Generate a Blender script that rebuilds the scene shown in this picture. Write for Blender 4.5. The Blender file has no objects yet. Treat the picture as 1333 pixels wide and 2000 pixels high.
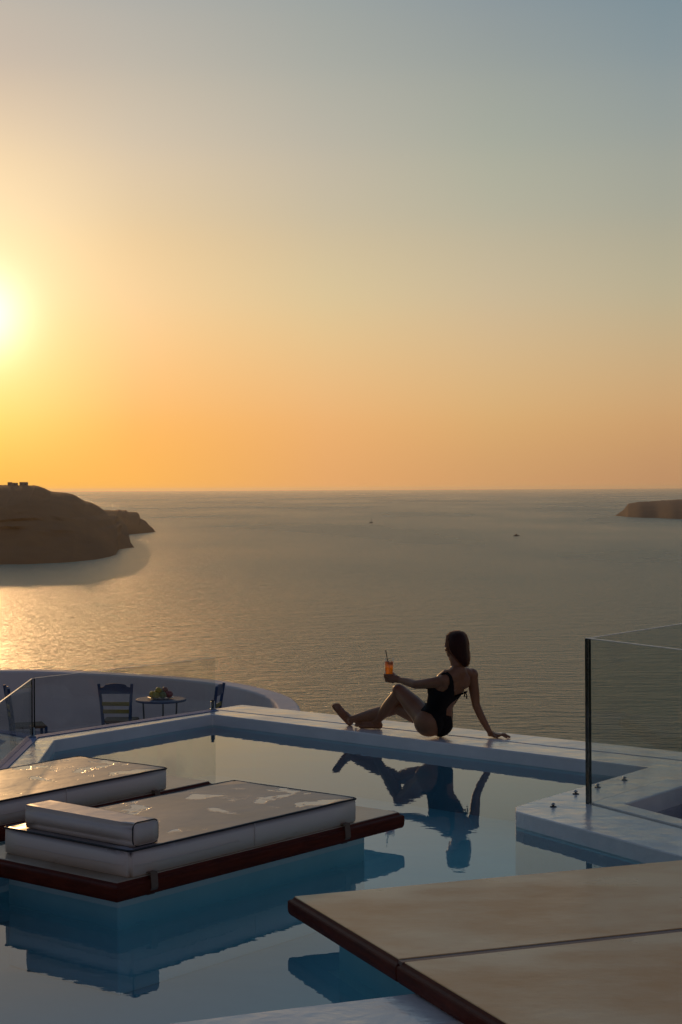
import bpy, bmesh, math, random
from mathutils import Vector, Matrix, noise
from mathutils.geometry import tessellate_polygon
R = math.radians
random.seed(7)
sc = bpy.context.scene
col = sc.collection

# ---------------------------------------------------------------- camera
F = 3300.0; CX = 666.5; HY = 953.5; ROLL = 0.0052; CAMZ = 2.0
cam = bpy.data.objects.new('camera', bpy.data.cameras.new('camera')); col.objects.link(cam); sc.camera = cam
cam.data.sensor_fit = 'VERTICAL'; cam.data.sensor_height = 36; cam.data.lens = F / 2000 * 36
cam.data.shift_y = -(1000 - HY) / 2000
cam.data.clip_start = 0.1; cam.data.clip_end = 3e5
cam.location = (0, 0, CAMZ); cam.rotation_euler = (R(90), ROLL, 0)

def ray(px, py):
    u = (px - CX) / F; v = (HY - py) / F
    c, s = math.cos(ROLL), math.sin(ROLL)
    return Vector((u * c + v * s, 1.0, -u * s + v * c))
def P(px, py, z):                      # photo measurement -> point on the level z
    r = ray(px, py); t = (z - CAMZ) / r.z
    return Vector((r.x * t, t, z))
def D(px, py, d):                      # photo measurement -> point at distance d
    r = ray(px, py)
    return Vector((r.x * d, d, CAMZ + r.z * d))

# ---------------------------------------------------------------- sky, sun, exposure
SUNEL = 5.75; SUNAZ = -12.0
STR = 0.15; EXPO = -1.6
sc.view_settings.view_transform = 'Standard'; sc.view_settings.look = 'None'
sc.view_settings.gamma = 1; sc.view_settings.exposure = EXPO; sc.view_settings.use_curve_mapping = False
w = bpy.data.worlds.new('World'); sc.world = w; w.use_nodes = True
nt = w.node_tree; N = nt.nodes; L = nt.links
def lin(c):
    c = c / 255.0
    return c / 12.92 if c <= .04045 else ((c + .055) / 1.055) ** 2.4
def math_node(nt, op, a, b=None, clamp=False):
    n = nt.nodes.new('ShaderNodeMath'); n.operation = op; n.use_clamp = clamp
    for i, v in enumerate((a, b)):
        if v is None: continue
        if isinstance(v, (int, float)): n.inputs[i].default_value = v
        else: nt.links.new(v, n.inputs[i])
    return n.outputs[0]
def maprange(nt, v, a, b, c=0.0, d=1.0, smooth=False):
    n = nt.nodes.new('ShaderNodeMapRange'); n.clamp = True
    if smooth: n.interpolation_type = 'SMOOTHSTEP'
    nt.links.new(v, n.inputs['Value'])
    for k, x in zip(('From Min', 'From Max', 'To Min', 'To Max'), (a, b, c, d)): n.inputs[k].default_value = x
    return n.outputs['Result']
def mixcol(nt, f, a, b, mode='MIX'):
    n = nt.nodes.new('ShaderNodeMix'); n.data_type = 'RGBA'; n.blend_type = mode; n.clamp_result = False
    for s, v in ((n.inputs[0], f), (n.inputs[6], a), (n.inputs[7], b)):
        if isinstance(v, (int, float)): s.default_value = v
        elif isinstance(v, (tuple, list)): s.default_value = (*v[:3], 1)
        else: nt.links.new(v, s)
    return n.outputs[2]
sky = N.new('ShaderNodeTexSky'); sky.sky_type = 'NISHITA'; sky.sun_disc = False
sky.sun_elevation = R(SUNEL); sky.sun_rotation = R(SUNAZ); sky.altitude = 100
sky.air_density = 1; sky.dust_density = 1; sky.ozone_density = 1
tc = N.new('ShaderNodeTexCoord'); sep = N.new('ShaderNodeSeparateXYZ'); L.new(tc.outputs['Generated'], sep.inputs[0])
az = math_node(nt, 'ARCTAN2', sep.outputs[0], sep.outputs[1])
daz = math_node(nt, 'ABSOLUTE', math_node(nt, 'SUBTRACT', az, R(SUNAZ)))
el = math_node(nt, 'ARCSINE', sep.outputs[2])
behind = math_node(nt, 'MULTIPLY', maprange(nt, daz, R(80), R(140), 0, 1, True), maprange(nt, el, R(25), R(60), 1, 0, True))
nish = mixcol(nt, 1.0, sky.outputs[0], mixcol(nt, behind, (1.28, 1.45, 2.1), (1.45, 1.12, 1.45)), 'MULTIPLY')
eln = math_node(nt, 'DIVIDE', el, R(60), True)
ROWS = [940, 800, 615, 450, 300, 150, 5]
COLS = {0.0: [(254, 186, 62), (254, 212, 92), (253, 210, 128), (250, 216, 160), (238, 209, 168), (208, 189, 168), (190, 181, 169)],
        5.1: [(252, 180, 82), (254, 188, 104), (247, 203, 143), (230, 200, 155), (214, 195, 168), (194, 184, 168), (176, 174, 167)],
        11.5: [(230, 168, 105), (236, 182, 120), (224, 196, 148), (205, 189, 158), (190, 182, 164), (173, 173, 163), (158, 164, 161)],
        17.2: [(208, 157, 105), (217, 175, 120), (207, 184, 147), (187, 179, 155), (170, 172, 157), (156, 162, 156), (141, 152, 156)],
        22.8: [(190, 144, 102), (203, 163, 116), (190, 174, 141), (171, 168, 149), (156, 161, 153), (140, 152, 154), (125, 143, 152)]}
HIGH = {0.0: (158, 167, 170), 5.1: (152, 163, 168), 11.5: (143, 158, 166), 17.2: (128, 147, 160), 22.8: (114, 136, 152)}
prev = None; pa = 0
for a, cs in COLS.items():
    cr = N.new('ShaderNodeValToRGB'); e = cr.color_ramp; e.interpolation = 'CARDINAL'
    L.new(eln, cr.inputs[0])
    for i, (y, c) in enumerate(zip(ROWS, cs)):
        p = math.degrees(math.asin((HY - y) / math.hypot(F, HY - y))) / 60
        el_ = e.elements[i] if i < 2 else e.elements.new(p)
        el_.position = p; el_.color = (lin(c[0]), lin(c[1]), lin(c[2]), 1)
    for pos, c in ((25 / 60, HIGH[a]), (46 / 60, (108, 132, 152))):
        el_ = e.elements.new(pos); el_.color = (lin(c[0]), lin(c[1]), lin(c[2]), 1)
    if prev is None: prev = cr.outputs[0]
    else: prev = mixcol(nt, maprange(nt, daz, R(pa), R(a)), prev, cr.outputs[0])
    pa = a
SUN = Vector((math.sin(R(SUNAZ)) * math.cos(R(SUNEL)), math.cos(R(SUNAZ)) * math.cos(R(SUNEL)), math.sin(R(SUNEL))))
dot = N.new('ShaderNodeVectorMath'); dot.operation = 'DOT_PRODUCT'; L.new(tc.outputs['Generated'], dot.inputs[0]); dot.inputs[1].default_value = SUN
ang = math_node(nt, 'ARCCOSINE', math_node(nt, 'MINIMUM', dot.outputs['Value'], 0.9999999))
g1 = math_node(nt, 'EXPONENT', math_node(nt, 'MULTIPLY', ang, -1 / R(2.3)))
g2 = math_node(nt, 'EXPONENT', math_node(nt, 'MULTIPLY', math_node(nt, 'POWER', ang, 2), -1 / R(1.3) ** 2))
glow = mixcol(nt, 1.0, mixcol(nt, 1.0, (0, 0, 0), (0.70, 0.60, 0.44), 'ADD'), g1, 'MULTIPLY')
glow2 = mixcol(nt, 1.0, (.5, .5, .45), g2, 'MULTIPLY')
front = mixcol(nt, 1.0, mixcol(nt, 1.0, prev, glow, 'ADD'), glow2, 'ADD')
K = 1.0 / (STR * 2 ** EXPO)
front = mixcol(nt, 1.0, front, (K, K, K), 'MULTIPLY')
fa = maprange(nt, daz, R(24), R(75), 1, 0, True)
fe = maprange(nt, el, R(34), R(70), 1, 0, True)
allsky = mixcol(nt, math_node(nt, 'MULTIPLY', fa, fe), nish, front)
L.new(allsky, N['Background'].inputs[0]); N['Background'].inputs[1].default_value = STR

sl = bpy.data.lights.new('sun', 'SUN'); sl.energy = 2.9; sl.angle = R(0.55); sl.color = (1.0, 0.55, 0.22)
so = bpy.data.objects.new('sun', sl); col.objects.link(so)
LAMP = Vector((math.sin(R(SUNAZ - 1.9)) * math.cos(R(SUNEL)), math.cos(R(SUNAZ - 1.9)) * math.cos(R(SUNEL)), math.sin(R(SUNEL))))
so.rotation_euler = LAMP.to_track_quat('Z', 'Y').to_euler(); so.location = (-20, 80, 10)

# ---------------------------------------------------------------- materials
def M(name, c1, c2=None, rough=.5, scale=5, bump=0, bscale=40, detail=4, metallic=0, spec=.5, stretch=(1, 1, 1), contrast=(.35, .65), coat=0, rvar=0):
    m = bpy.data.materials.new(name); m.use_nodes = True; t = m.node_tree; b = t.nodes['Principled BSDF']
    b.inputs['Roughness'].default_value = rough; b.inputs['Metallic'].default_value = metallic
    b.inputs['Specular IOR Level'].default_value = spec; b.inputs['Coat Weight'].default_value = coat
    b.inputs['Coat Roughness'].default_value = .12
    tc = t.nodes.new('ShaderNodeTexCoord'); mp = t.nodes.new('ShaderNodeMapping'); mp.inputs['Scale'].default_value = stretch
    t.links.new(tc.outputs['Object'], mp.inputs[0])
    if c2 is None: c2 = tuple(x * .85 for x in c1)
    n = t.nodes.new('ShaderNodeTexNoise'); n.inputs['Scale'].default_value = scale; n.inputs['Detail'].default_value = detail
    n.inputs['Roughness'].default_value = .6
    t.links.new(mp.outputs[0], n.inputs[0])
    f = maprange(t, n.outputs[0], *contrast)
    t.links.new(mixcol(t, f, c1, c2), b.inputs['Base Color'])
    if rvar:
        n3 = t.nodes.new('ShaderNodeTexNoise'); n3.inputs['Scale'].default_value = scale * 2.3; n3.inputs['Detail'].default_value = 5
        t.links.new(mp.outputs[0], n3.inputs[0])
        t.links.new(maprange(t, n3.outputs[0], .3, .7, max(.02, rough - rvar), rough + rvar), b.inputs['Roughness'])
    if bump:
        n2 = t.nodes.new('ShaderNodeTexNoise'); n2.inputs['Scale'].default_value = bscale; n2.inputs['Detail'].default_value = 4
        t.links.new(mp.outputs[0], n2.inputs[0])
        bp = t.nodes.new('ShaderNodeBump'); bp.inputs['Strength'].default_value = 1; bp.inputs['Distance'].default_value = bump
        t.links.new(n2.outputs[0], bp.inputs['Height']); t.links.new(bp.outputs[0], b.inputs['Normal'])
    return m
plaster = M('painted_plaster', (.90, .83, .75), (.74, .69, .63), .20, 1.6, .009, 6, rvar=.07, detail=6, spec=.85)
kerbm = M('kerb_shade_tint', (.26, .34, .52), (.20, .28, .46), .75, 4, .002, 30)  # bluish shade of the kerb band is put into its colour
wallm = M('parapet_plaster', (.90, .80, .70), (.78, .68, .60), .8, .8, .01, 6)
floorm = M('terrace_floor', (.40, .40, .42), (.28, .28, .32), .4, .6, .01, 8)
basin = M('pool_paint', (.47, .66, .67), (.40, .60, .62), .6, 1.5, .003, 10)
pedm = M('pedestal_paint', (.62, .82, .82), (.54, .75, .76), .45, 3, .002, 20)
shellm = M('hollow_plaster', (.62, .58, .66), (.52, .49, .58), .6, 2, .003, 20)
wood = M('dark_wood', (.15, .024, .009), (.085, .014, .006), .5, 6, .001, 30, stretch=(1, 1, 6), spec=.12)
deckm = M('varnished_panel', (.96, .66, .34), (.80, .42, .15), .34, 1.7, .0012, 22, detail=10, spec=.2, contrast=(.42, .66), stretch=(.8, 1.3, 1), rvar=.08)
panelm = M('weathered_panel', (.50, .40, .28), (.38, .26, .16), .35, 3, .001, 30, detail=6)
vinyl = M('mattress_vinyl', (.80, .68, .57), (.72, .61, .51), .5, 2.2, .006, 5)
piping = M('black_piping', (.02, .016, .018), None, .5)
strapm = M('tan_strap', (.20, .12, .075), None, .6, 30)
skin = M('skin', (.31, .125, .048), (.25, .098, .037), .45, 9)
hairm = M('hair', (.055, .010, .004), (.02, .004, .002), .5, 60, .002, 90, stretch=(6, 6, .6), spec=.2)
suitm = M('black_swimsuit', (.006, .003, .003), None, .7, 20, spec=.2)
for m_, wt, tn in ((skin, .35, (1, .62, .35, 1)), (hairm, .7, (1, .42, .16, 1))):
    b_ = m_.node_tree.nodes['Principled BSDF']; b_.inputs['Sheen Weight'].default_value = wt; b_.inputs['Sheen Roughness'].default_value = .35; b_.inputs['Sheen Tint'].default_value = tn
gold = M('gold', (.8, .5, .18), None, .25, metallic=1)
steel = M('steel', (.45, .44, .42), None, .3, metallic=1)
dark = M('dark_fitting', (.03, .03, .03), None, .4)
bluep = M('blue_paint', (.03, .07, .16), (.02, .05, .12), .6, 12, .0008, 60)
yellowp = M('yellow_paint', (.30, .24, .02), (.24, .19, .02), .45, 12)
rush = M('rush_seat', (.20, .12, .06), (.12, .07, .035), .8, 40, .004, 80)
whitep = M('white_ceramic', (.35, .35, .38), None, .4)
rock = M('caldera_rock', (.30, .13, .035), (.18, .08, .025), .95, .004, 0, 1, detail=10, stretch=(1, 1, 3.2))
rock2 = M('islet_rock', (.20, .11, .06), (.12, .07, .04), .95, .004, 0, 1, detail=10, stretch=(1, 1, 3.2))
rockb = M('near_rock', (.12, .09, .07), (.05, .04, .03), .95, .3, .2, 1, detail=8)
housem = M('far_wall', (.42, .34, .27), None, .8, .2)
hullm = M('hull_paint', (.10, .09, .08), None, .4, 1)
boatwhite = M('boat_white', (.22, .20, .18), None, .4, 1)
twig = M('dry_twig', (.10, .07, .045), (.05, .035, .02), .9, 20)
leaf = M('dull_leaf', (.09, .09, .04), (.05, .06, .03), .8, 20)
strawm = M('black_straw', (.01, .01, .01), None, .4)
ledge = M('glass_rim_highlight', (.72, .74, .70), None, .25, 20)  # pale colour paints in the light that the top edges catch
dedge = M('glass_side_edge', (.012, .016, .008), None, .2, 20)

def glass_mat(name, tint, ior=1.5, gr=0.0):
    m = bpy.data.materials.new(name); m.use_nodes = True; t = m.node_tree; t.nodes.clear()
    o = t.nodes.new('ShaderNodeOutputMaterial'); tr = t.nodes.new('ShaderNodeBsdfTransparent'); tr.inputs[0].default_value = (*tint, 1)
    g = t.nodes.new('ShaderNodeBsdfGlossy'); g.inputs['Roughness'].default_value = gr
    fr = t.nodes.new('ShaderNodeFresnel'); fr.inputs[0].default_value = ior
    gm = t.nodes.new('ShaderNodeNewGeometry'); t.links.new(maprange(t, gm.outputs['Backfacing'], 0, 1, ior, 1 / ior), fr.inputs[0])
    mx = t.nodes.new('ShaderNodeMixShader')
    # faint smears and salt spots, strengthened to paint in blotchy reflections on the pane
    tcn = t.nodes.new('ShaderNodeTexCoord'); n = t.nodes.new('ShaderNodeTexNoise'); n.inputs['Scale'].default_value = 2.2; n.inputs['Detail'].default_value = 8
    t.links.new(tcn.outputs['Object'], n.inputs[0])
    df = t.nodes.new('ShaderNodeBsdfDiffuse'); df.inputs[0].default_value = (.5, .45, .42, 1)
    m2 = t.nodes.new('ShaderNodeMixShader'); t.links.new(maprange(t, n.outputs[0], .52, .75, 0.0, .12), m2.inputs[0])
    t.links.new(tr.outputs[0], m2.inputs[1]); t.links.new(df.outputs[0], m2.inputs[2])
    t.links.new(math_node(t, 'MULTIPLY', fr.outputs[0], .8), mx.inputs[0]); t.links.new(m2.outputs[0], mx.inputs[1]); t.links.new(g.outputs[0], mx.inputs[2])
    t.links.new(mx.outputs[0], o.inputs[0]); return m
thinedge = M('pale_glass_edge', (.30, .31, .28), None, .3, 20)
paneg = glass_mat('clear_pane', (.93, .94, .93))

def water_mat():
    m = bpy.data.materials.new('pool_water'); m.use_nodes = True; t = m.node_tree; t.nodes.clear()
    o = t.nodes.new('ShaderNodeOutputMaterial'); tr = t.nodes.new('ShaderNodeBsdfTransparent'); tr.inputs[0].default_value = (.64, .92, .95, 1)
    b = t.nodes.new('ShaderNodeBsdfGlossy'); b.inputs['Roughness'].default_value = .0; b.inputs[0].default_value = (1, 1, 1, 1)
    fr = t.nodes.new('ShaderNodeFresnel'); fr.inputs[0].default_value = 1.333
    gm = t.nodes.new('ShaderNodeNewGeometry'); t.links.new(maprange(t, gm.outputs['Backfacing'], 0, 1, 1.333, 1 / 1.333), fr.inputs[0])
    mx = t.nodes.new('ShaderNodeMixShader'); t.links.new(fr.outputs[0], mx.inputs[0]); t.links.new(tr.outputs[0], mx.inputs[1]); t.links.new(b.outputs[0], mx.inputs[2]); t.links.new(mx.outputs[0], o.inputs[0])
    tc = t.nodes.new('ShaderNodeTexCoord'); hs = None
    for s, st, a in ((1.1, (1, 1.6, 1), .0016), (5.5, (1, 1.5, 1), .00042), (17, (1, 1.3, 1), .00016)):
        mp = t.nodes.new('ShaderNodeMapping'); mp.inputs['Scale'].default_value = st; mp.inputs['Rotation'].default_value = (0, 0, .35)
        t.links.new(tc.outputs['Object'], mp.inputs[0])
        n = t.nodes.new('ShaderNodeTexNoise'); n.inputs['Scale'].default_value = s; n.inputs['Detail'].default_value = 1.5; t.links.new(mp.outputs[0], n.inputs[0])
        h = math_node(t, 'MULTIPLY', n.outputs[0], a); hs = h if hs is None else math_node(t, 'ADD', hs, h)
    bp = t.nodes.new('ShaderNodeBump'); bp.inputs['Distance'].default_value = 1.0; bp.inputs['Strength'].default_value = 1
    t.links.new(hs, bp.inputs['Height']); t.links.new(bp.outputs[0], b.inputs['Normal'])
    return m
waterm = water_mat()

def sea_mat():
    m = bpy.data.materials.new('sea_water'); m.use_nodes = True; t = m.node_tree; b = t.nodes['Principled BSDF']
    b.inputs['Base Color'].default_value = (.030, .165, .135, 1); b.inputs['Roughness'].default_value = .17; b.inputs['IOR'].default_value = 1.333; b.inputs['Specular IOR Level'].default_value = .29
    tc = t.nodes.new('ShaderNodeTexCoord'); hs = None
    for s, st, a in ((.16, (.34, 1, 1), 4.5), (.5, (.40, 1, 1), 2.3), (1.3, (.7, 1, 1), .9), (.05, (.4, 1, 1), 3.4), (.015, (.5, 1, 1), 3.0)):
        mp = t.nodes.new('ShaderNodeMapping'); mp.inputs['Scale'].default_value = st; mp.inputs['Rotation'].default_value = (0, 0, .2)
        t.links.new(tc.outputs['Object'], mp.inputs[0])
        n = t.nodes.new('ShaderNodeTexNoise'); n.inputs['Scale'].default_value = s; n.inputs['Detail'].default_value = 3; t.links.new(mp.outputs[0], n.inputs[0])
        h = math_node(t, 'MULTIPLY', n.outputs[0], a); hs = h if hs is None else math_node(t, 'ADD', hs, h)
    bp = t.nodes.new('ShaderNodeBump'); bp.inputs['Distance'].default_value = 1.0; bp.inputs['Strength'].default_value = 1.0
    t.links.new(hs, bp.inputs['Height']); t.links.new(bp.outputs[0], b.inputs['Normal'])
    n = t.nodes.new('ShaderNodeTexNoise'); n.inputs['Scale'].default_value = .0012; n.inputs['Detail'].default_value = 4
    mp = t.nodes.new('ShaderNodeMapping'); mp.inputs['Scale'].default_value = (1, .35, 1); t.links.new(tc.outputs['Object'], mp.inputs[0]); t.links.new(mp.outputs[0], n.inputs[0])
    t.links.new(maprange(t, n.outputs[0], .35, .65, .22, .30), b.inputs['Roughness'])
    return m
seam = sea_mat()

# ---------------------------------------------------------------- mesh helpers
def obj(name, bm, mat, parent=None, smooth=False, bevel=0, seg=2, label=None, cat=None, group=None, kind=None, origin=None, up=False):
    me = bpy.data.meshes.new(name)
    if up:
        for f in bm.faces:
            f.normal_update()
            if f.normal.z < 0: f.normal_flip()
    else: bmesh.ops.recalc_face_normals(bm, faces=bm.faces)
    if origin is not None: bmesh.ops.translate(bm, verts=bm.verts, vec=-Vector(origin))
    bm.to_mesh(me); bm.free(); me.materials.append(mat)
    if smooth:
        for p in me.polygons: p.use_smooth = True
    o = bpy.data.objects.new(name, me); col.objects.link(o)
    if origin is not None: o.location = origin
    if parent: o.parent = parent
    if bevel:
        b = o.modifiers.new('bevel', 'BEVEL'); b.width = bevel; b.segments = seg; b.limit_method = 'ANGLE'; b.angle_limit = R(35)
    tag(o, label, cat, group, kind); return o
def tag(o, label=None, cat=None, group=None, kind=None):
    for k, v in (('label', label), ('category', cat), ('group', group), ('kind', kind)):
        if v: o[k] = v
def empty(name, loc, rz=0, **k):
    o = bpy.data.objects.new(name, None); col.objects.link(o); o.location = loc; o.rotation_euler = (0, 0, rz); o.empty_display_size = .1
    tag(o, **k); return o
def copy_tree(o, parent=None):
    c = o.copy(); col.objects.link(c)
    if parent: c.parent = parent
    for ch in list(o.children): copy_tree(ch, c)
    return c
def box(bm, x0, x1, y0, y1, z0, z1, mx=None):
    vs = [bm.verts.new((x, y, z)) for z in (z0, z1) for x, y in ((x0, y0), (x1, y0), (x1, y1), (x0, y1))]
    if mx is not None:
        for v in vs: v.co = mx @ v.co
    for f in ((0, 3, 2, 1), (4, 5, 6, 7), (0, 1, 5, 4), (1, 2, 6, 5), (2, 3, 7, 6), (3, 0, 4, 7)): bm.faces.new([vs[i] for i in f])
def prism(bm, outer, z0, z1, holes=(), bottom=True):
    loops = [[Vector((p[0], p[1], 0)) for p in l] for l in (outer, *holes)]
    flat = [p for l in loops for p in l]
    top = [bm.verts.new((p.x, p.y, z1)) for p in flat]; bot = [bm.verts.new((p.x, p.y, z0)) for p in flat]
    if holes:
        for vs in ((top, bot) if bottom else (top,)):
            k = 0; es = []
            for l in loops:
                for i in range(len(l)): es.append(bm.edges.new((vs[k + i], vs[k + (i + 1) % len(l)])))
                k += len(l)
            bmesh.ops.triangle_fill(bm, use_beauty=True, use_dissolve=False, edges=es)
    else:
        for t in tessellate_polygon(loops):
            try: bm.faces.new([top[i] for i in t])
            except ValueError: pass
            if bottom:
                try: bm.faces.new([bot[i] for i in reversed(t)])
                except ValueError: pass
    k = 0
    for l in loops:
        n = len(l)
        for i in range(n):
            a, b = k + i, k + (i + 1) % n
            bm.faces.new((bot[a], bot[b], top[b], top[a]))
        k += n
def tube(bm, pts, r, seg=8, caps=True):
    pts = [Vector(p) for p in pts]; rs = r if isinstance(r, (list, tuple)) else [r] * len(pts); rings = []
    prevn = None
    for i, p in enumerate(pts):
        t = (pts[min(i + 1, len(pts) - 1)] - pts[max(i - 1, 0)]).normalized()
        n = prevn if prevn is not None else (Vector((0, 0, 1)) if abs(t.z) < .9 else Vector((1, 0, 0)))
        n = (n - t * n.dot(t)).normalized(); prevn = n; b = t.cross(n)
        rings.append([bm.verts.new(p + (n * math.cos(a) + b * math.sin(a)) * rs[i]) for a in [2 * math.pi * k / seg for k in range(seg)]])
    for a, b in zip(rings, rings[1:]):
        for k in range(seg): bm.faces.new((a[k], a[(k + 1) % seg], b[(k + 1) % seg], b[k]))
    if caps: bm.faces.new(rings[0]); bm.faces.new(list(reversed(rings[-1])))
def lathe(bm, prof, c=(0, 0, 0), seg=24):
    c = Vector(c); rings = []
    for r, z in prof:
        if r < 1e-6: rings.append([bm.verts.new(c + Vector((0, 0, z)))])
        else: rings.append([bm.verts.new(c + Vector((r * math.cos(2 * math.pi * k / seg), r * math.sin(2 * math.pi * k / seg), z))) for k in range(seg)])
    for a, b in zip(rings, rings[1:]):
        for k in range(seg):
            j = (k + 1) % seg
            if len(a) == 1 and len(b) == 1: continue
            if len(a) == 1: bm.faces.new((a[0], b[j], b[k]))
            elif len(b) == 1: bm.faces.new((a[k], a[j], b[0]))
            else: bm.faces.new((a[k], a[j], b[j], b[k]))
def sphere(bm, c, r, seg=12, sc3=(1, 1, 1), rot=None):
    mx = Matrix.Translation(Vector(c)) @ (rot.to_4x4() if rot else Matrix.Identity(4)) @ Matrix.Diagonal((r * sc3[0], r * sc3[1], r * sc3[2], 1))
    bmesh.ops.create_uvsphere(bm, u_segments=seg * 2, v_segments=seg, radius=1, matrix=mx)
def lineext(a, b, t): return a + (b - a) * t
def isect(p, d, q, e):
    den = d.x * e.y - d.y * e.x; t = ((q.x - p.x) * e.y - (q.y - p.y) * e.x) / den
    return Vector((p.x + d.x * t, p.y + d.y * t, p.z))

# ================================================================ SETTING
SEA = -100.0
bm = bmesh.new()
xs = [-90000, 90000]; ys = [20, 90000]
vs = [bm.verts.new((x, y, SEA)) for x, y in ((-90000, 20), (90000, 20), (90000, 90000), (-90000, 90000))]; bm.faces.new(vs)
obj('sea', bm, seam, kind='structure', up=True)

ZC = .09
c0 = P(106, 1446, ZC); c1 = P(416, 1395, ZC); c2 = P(1265, 1499, ZC)
c3 = P(1020, 1571, ZC); t1 = P(1007, 1576, ZC); t2 = P(1008, 1584, ZC); t3 = P(1024, 1589, ZC)
c5 = P(1333, 1672, ZC); c5 = t3 + (c5 - t3).normalized() * 2.25
lft = P(67, 1500, ZC); lft2 = lineext(c0, lft, 5.6)
n1 = P(820, 1938, ZC); n0 = P(314, 2000, ZC); nd = (n1 - n0).normalized()
nperp = Vector((-nd.y, nd.x, 0))
nl = isect(n0, nd, c0, lft2 - c0); nr = isect(n0, nd, c5, Vector((.25, -1, 0)))
pool = [c0, c1, c2, c3, t1, t2, t3, c5, nr, nl]
# lines of the joints between slabs
g0 = P(416, 1386, ZC); g1 = P(1333, 1486, ZC); gR = lineext(g0, g1, 1.9)
o0 = P(473, 1376.5, ZC); o1 = P(1333, 1468.5, ZC); oR = lineext(o0, o1, 1.9)
k0 = P(52, 1440, ZC)                      # corner of the raised kerb and glass
kl = P(0, 1489, ZC); kL = lineext(k0, kl, 5.2)
deckR = Vector((c5.x + .6, c5.y - .3, ZC))
nn = -nperp * .27
mainslab = [k0, g0, gR, Vector((gR.x + .3, c5.y, 0)), nr + nn + Vector((.6, 0, 0)), nl + nn, kL]
h0 = P(1221, 1573, ZC); h1 = P(1333, 1538, ZC); h2 = P(1333, 1602, ZC)
hA = lineext(h0, h1, 1.15); hB = lineext(h0, h2, 1.4)
hollow = [h0, hA, Vector((2.85, 9.85, 0)), hB]
# joint round the hollow's rim
j0 = P(1150, 1570, ZC); j1 = P(1333, 1513, ZC); j2 = P(1333, 1618, ZC)
jA = lineext(j0, j1, 1.2); jB = lineext(j0, j2, 2.0); jC = Vector((3.3, 10.0, 0))
rim = [j0, jA, jC, jB]
def wob(poly, a=.0035, st=.22):
    r_ = []
    for i in range(len(poly)):
        p, q = Vector((poly[i][0], poly[i][1], 0)), Vector((poly[(i + 1) % len(poly)][0], poly[(i + 1) % len(poly)][1], 0)); n_ = max(1, min(60, int((q - p).length / st)))
        for k in range(n_):
            c = p + (q - p) * k / n_
            r_.append(c if k == 0 else c + Vector((noise.noise(c * 2.1), noise.noise(c * 2.1 + Vector((9, 9, 9))), 0)) * a * 2)
    return r_
pool = wob(pool); mainslab = wob(mainslab)
bm = bmesh.new()
prism(bm, mainslab, -.02, ZC, [pool, rim])
def shrink(poly, d):
    c = sum((Vector((p[0], p[1], 0)) for p in poly), Vector()) / len(poly)
    return [Vector((p[0], p[1], 0)) + (c - Vector((p[0], p[1], 0))).normalized() * d for p in poly]
ob = shrink([g0, o0, oR, gR], 0)
off = Vector((0.002, .034, 0))
prism(bm, [g0 + off, o0 + Vector((0, .01, 0)), oR, gR + off], -.02, ZC)
prism(bm, shrink(rim, .018), -.02, ZC + .008, [hollow])
obj('pool_deck', bm, plaster, kind='structure', bevel=.014, seg=3)
# ground the joints sit on
bm = bmesh.new()
prism(bm, [k0, g0, o0, oR, Vector((gR.x + .3, c5.y, 0)), nr + nn + Vector((.6, 0, 0)), nl + nn, kL], -1.3, -.022, [pool, hollow])
obj('pool_surround_base', bm, shellm, kind='structure')
# basin
bm = bmesh.new()
pts = [Vector((p.x, p.y, 0)) for p in pool]
tops = [bm.verts.new((p.x, p.y, -.002)) for p in pts]; bots = [bm.verts.new((p.x, p.y, -.42)) for p in pts]
for i in range(len(pts)):
    j = (i + 1) % len(pts); bm.faces.new((tops[i], tops[j], bots[j], bots[i]))
for t in tessellate_polygon([pts]): bm.faces.new([bots[i] for i in t])
obj('pool_basin', bm, basin, kind='structure')
bm = bmesh.new()
big = [Vector((p.x, p.y, 0)) for p in pool]
tv = [bm.verts.new((p.x, p.y, 0)) for p in big]
for t in tessellate_polygon([big]): bm.faces.new([tv[i] for i in t])
obj('pool_water', bm, waterm, kind='structure', up=True)
# hollow inside
bm = bmesh.new()
hv = [Vector((p[0], p[1], 0)) for p in hollow]
a = [bm.verts.new((p.x, p.y, -.023)) for p in hv]; b = [bm.verts.new((p.x, p.y, -.22)) for p in hv]
for i in range(4): bm.faces.new((a[i], a[(i + 1) % 4], b[(i + 1) % 4], b[i]))
bm.faces.new(b)
obj('planter_pit', bm, shellm, kind='structure')
# raised kerb that carries the left glass
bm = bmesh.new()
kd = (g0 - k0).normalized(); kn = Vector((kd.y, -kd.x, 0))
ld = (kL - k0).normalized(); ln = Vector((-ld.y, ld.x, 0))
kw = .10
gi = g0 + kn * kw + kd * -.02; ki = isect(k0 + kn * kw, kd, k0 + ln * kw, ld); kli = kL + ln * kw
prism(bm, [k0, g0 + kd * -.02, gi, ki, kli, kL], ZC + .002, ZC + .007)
obj('raised_kerb', bm, kerbm, bevel=.006, label='low raised shade-tinted kerb along the left end of the pool carrying the glass', cat='kerb')
# near side: sunken passage floor in front of the near coping
bm = bmesh.new()
box(bm, -6, 6, -3, (nl + nn).y + 1.2, -1.25, -.30)
obj('walkway', bm, floorm, kind='structure')

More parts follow.
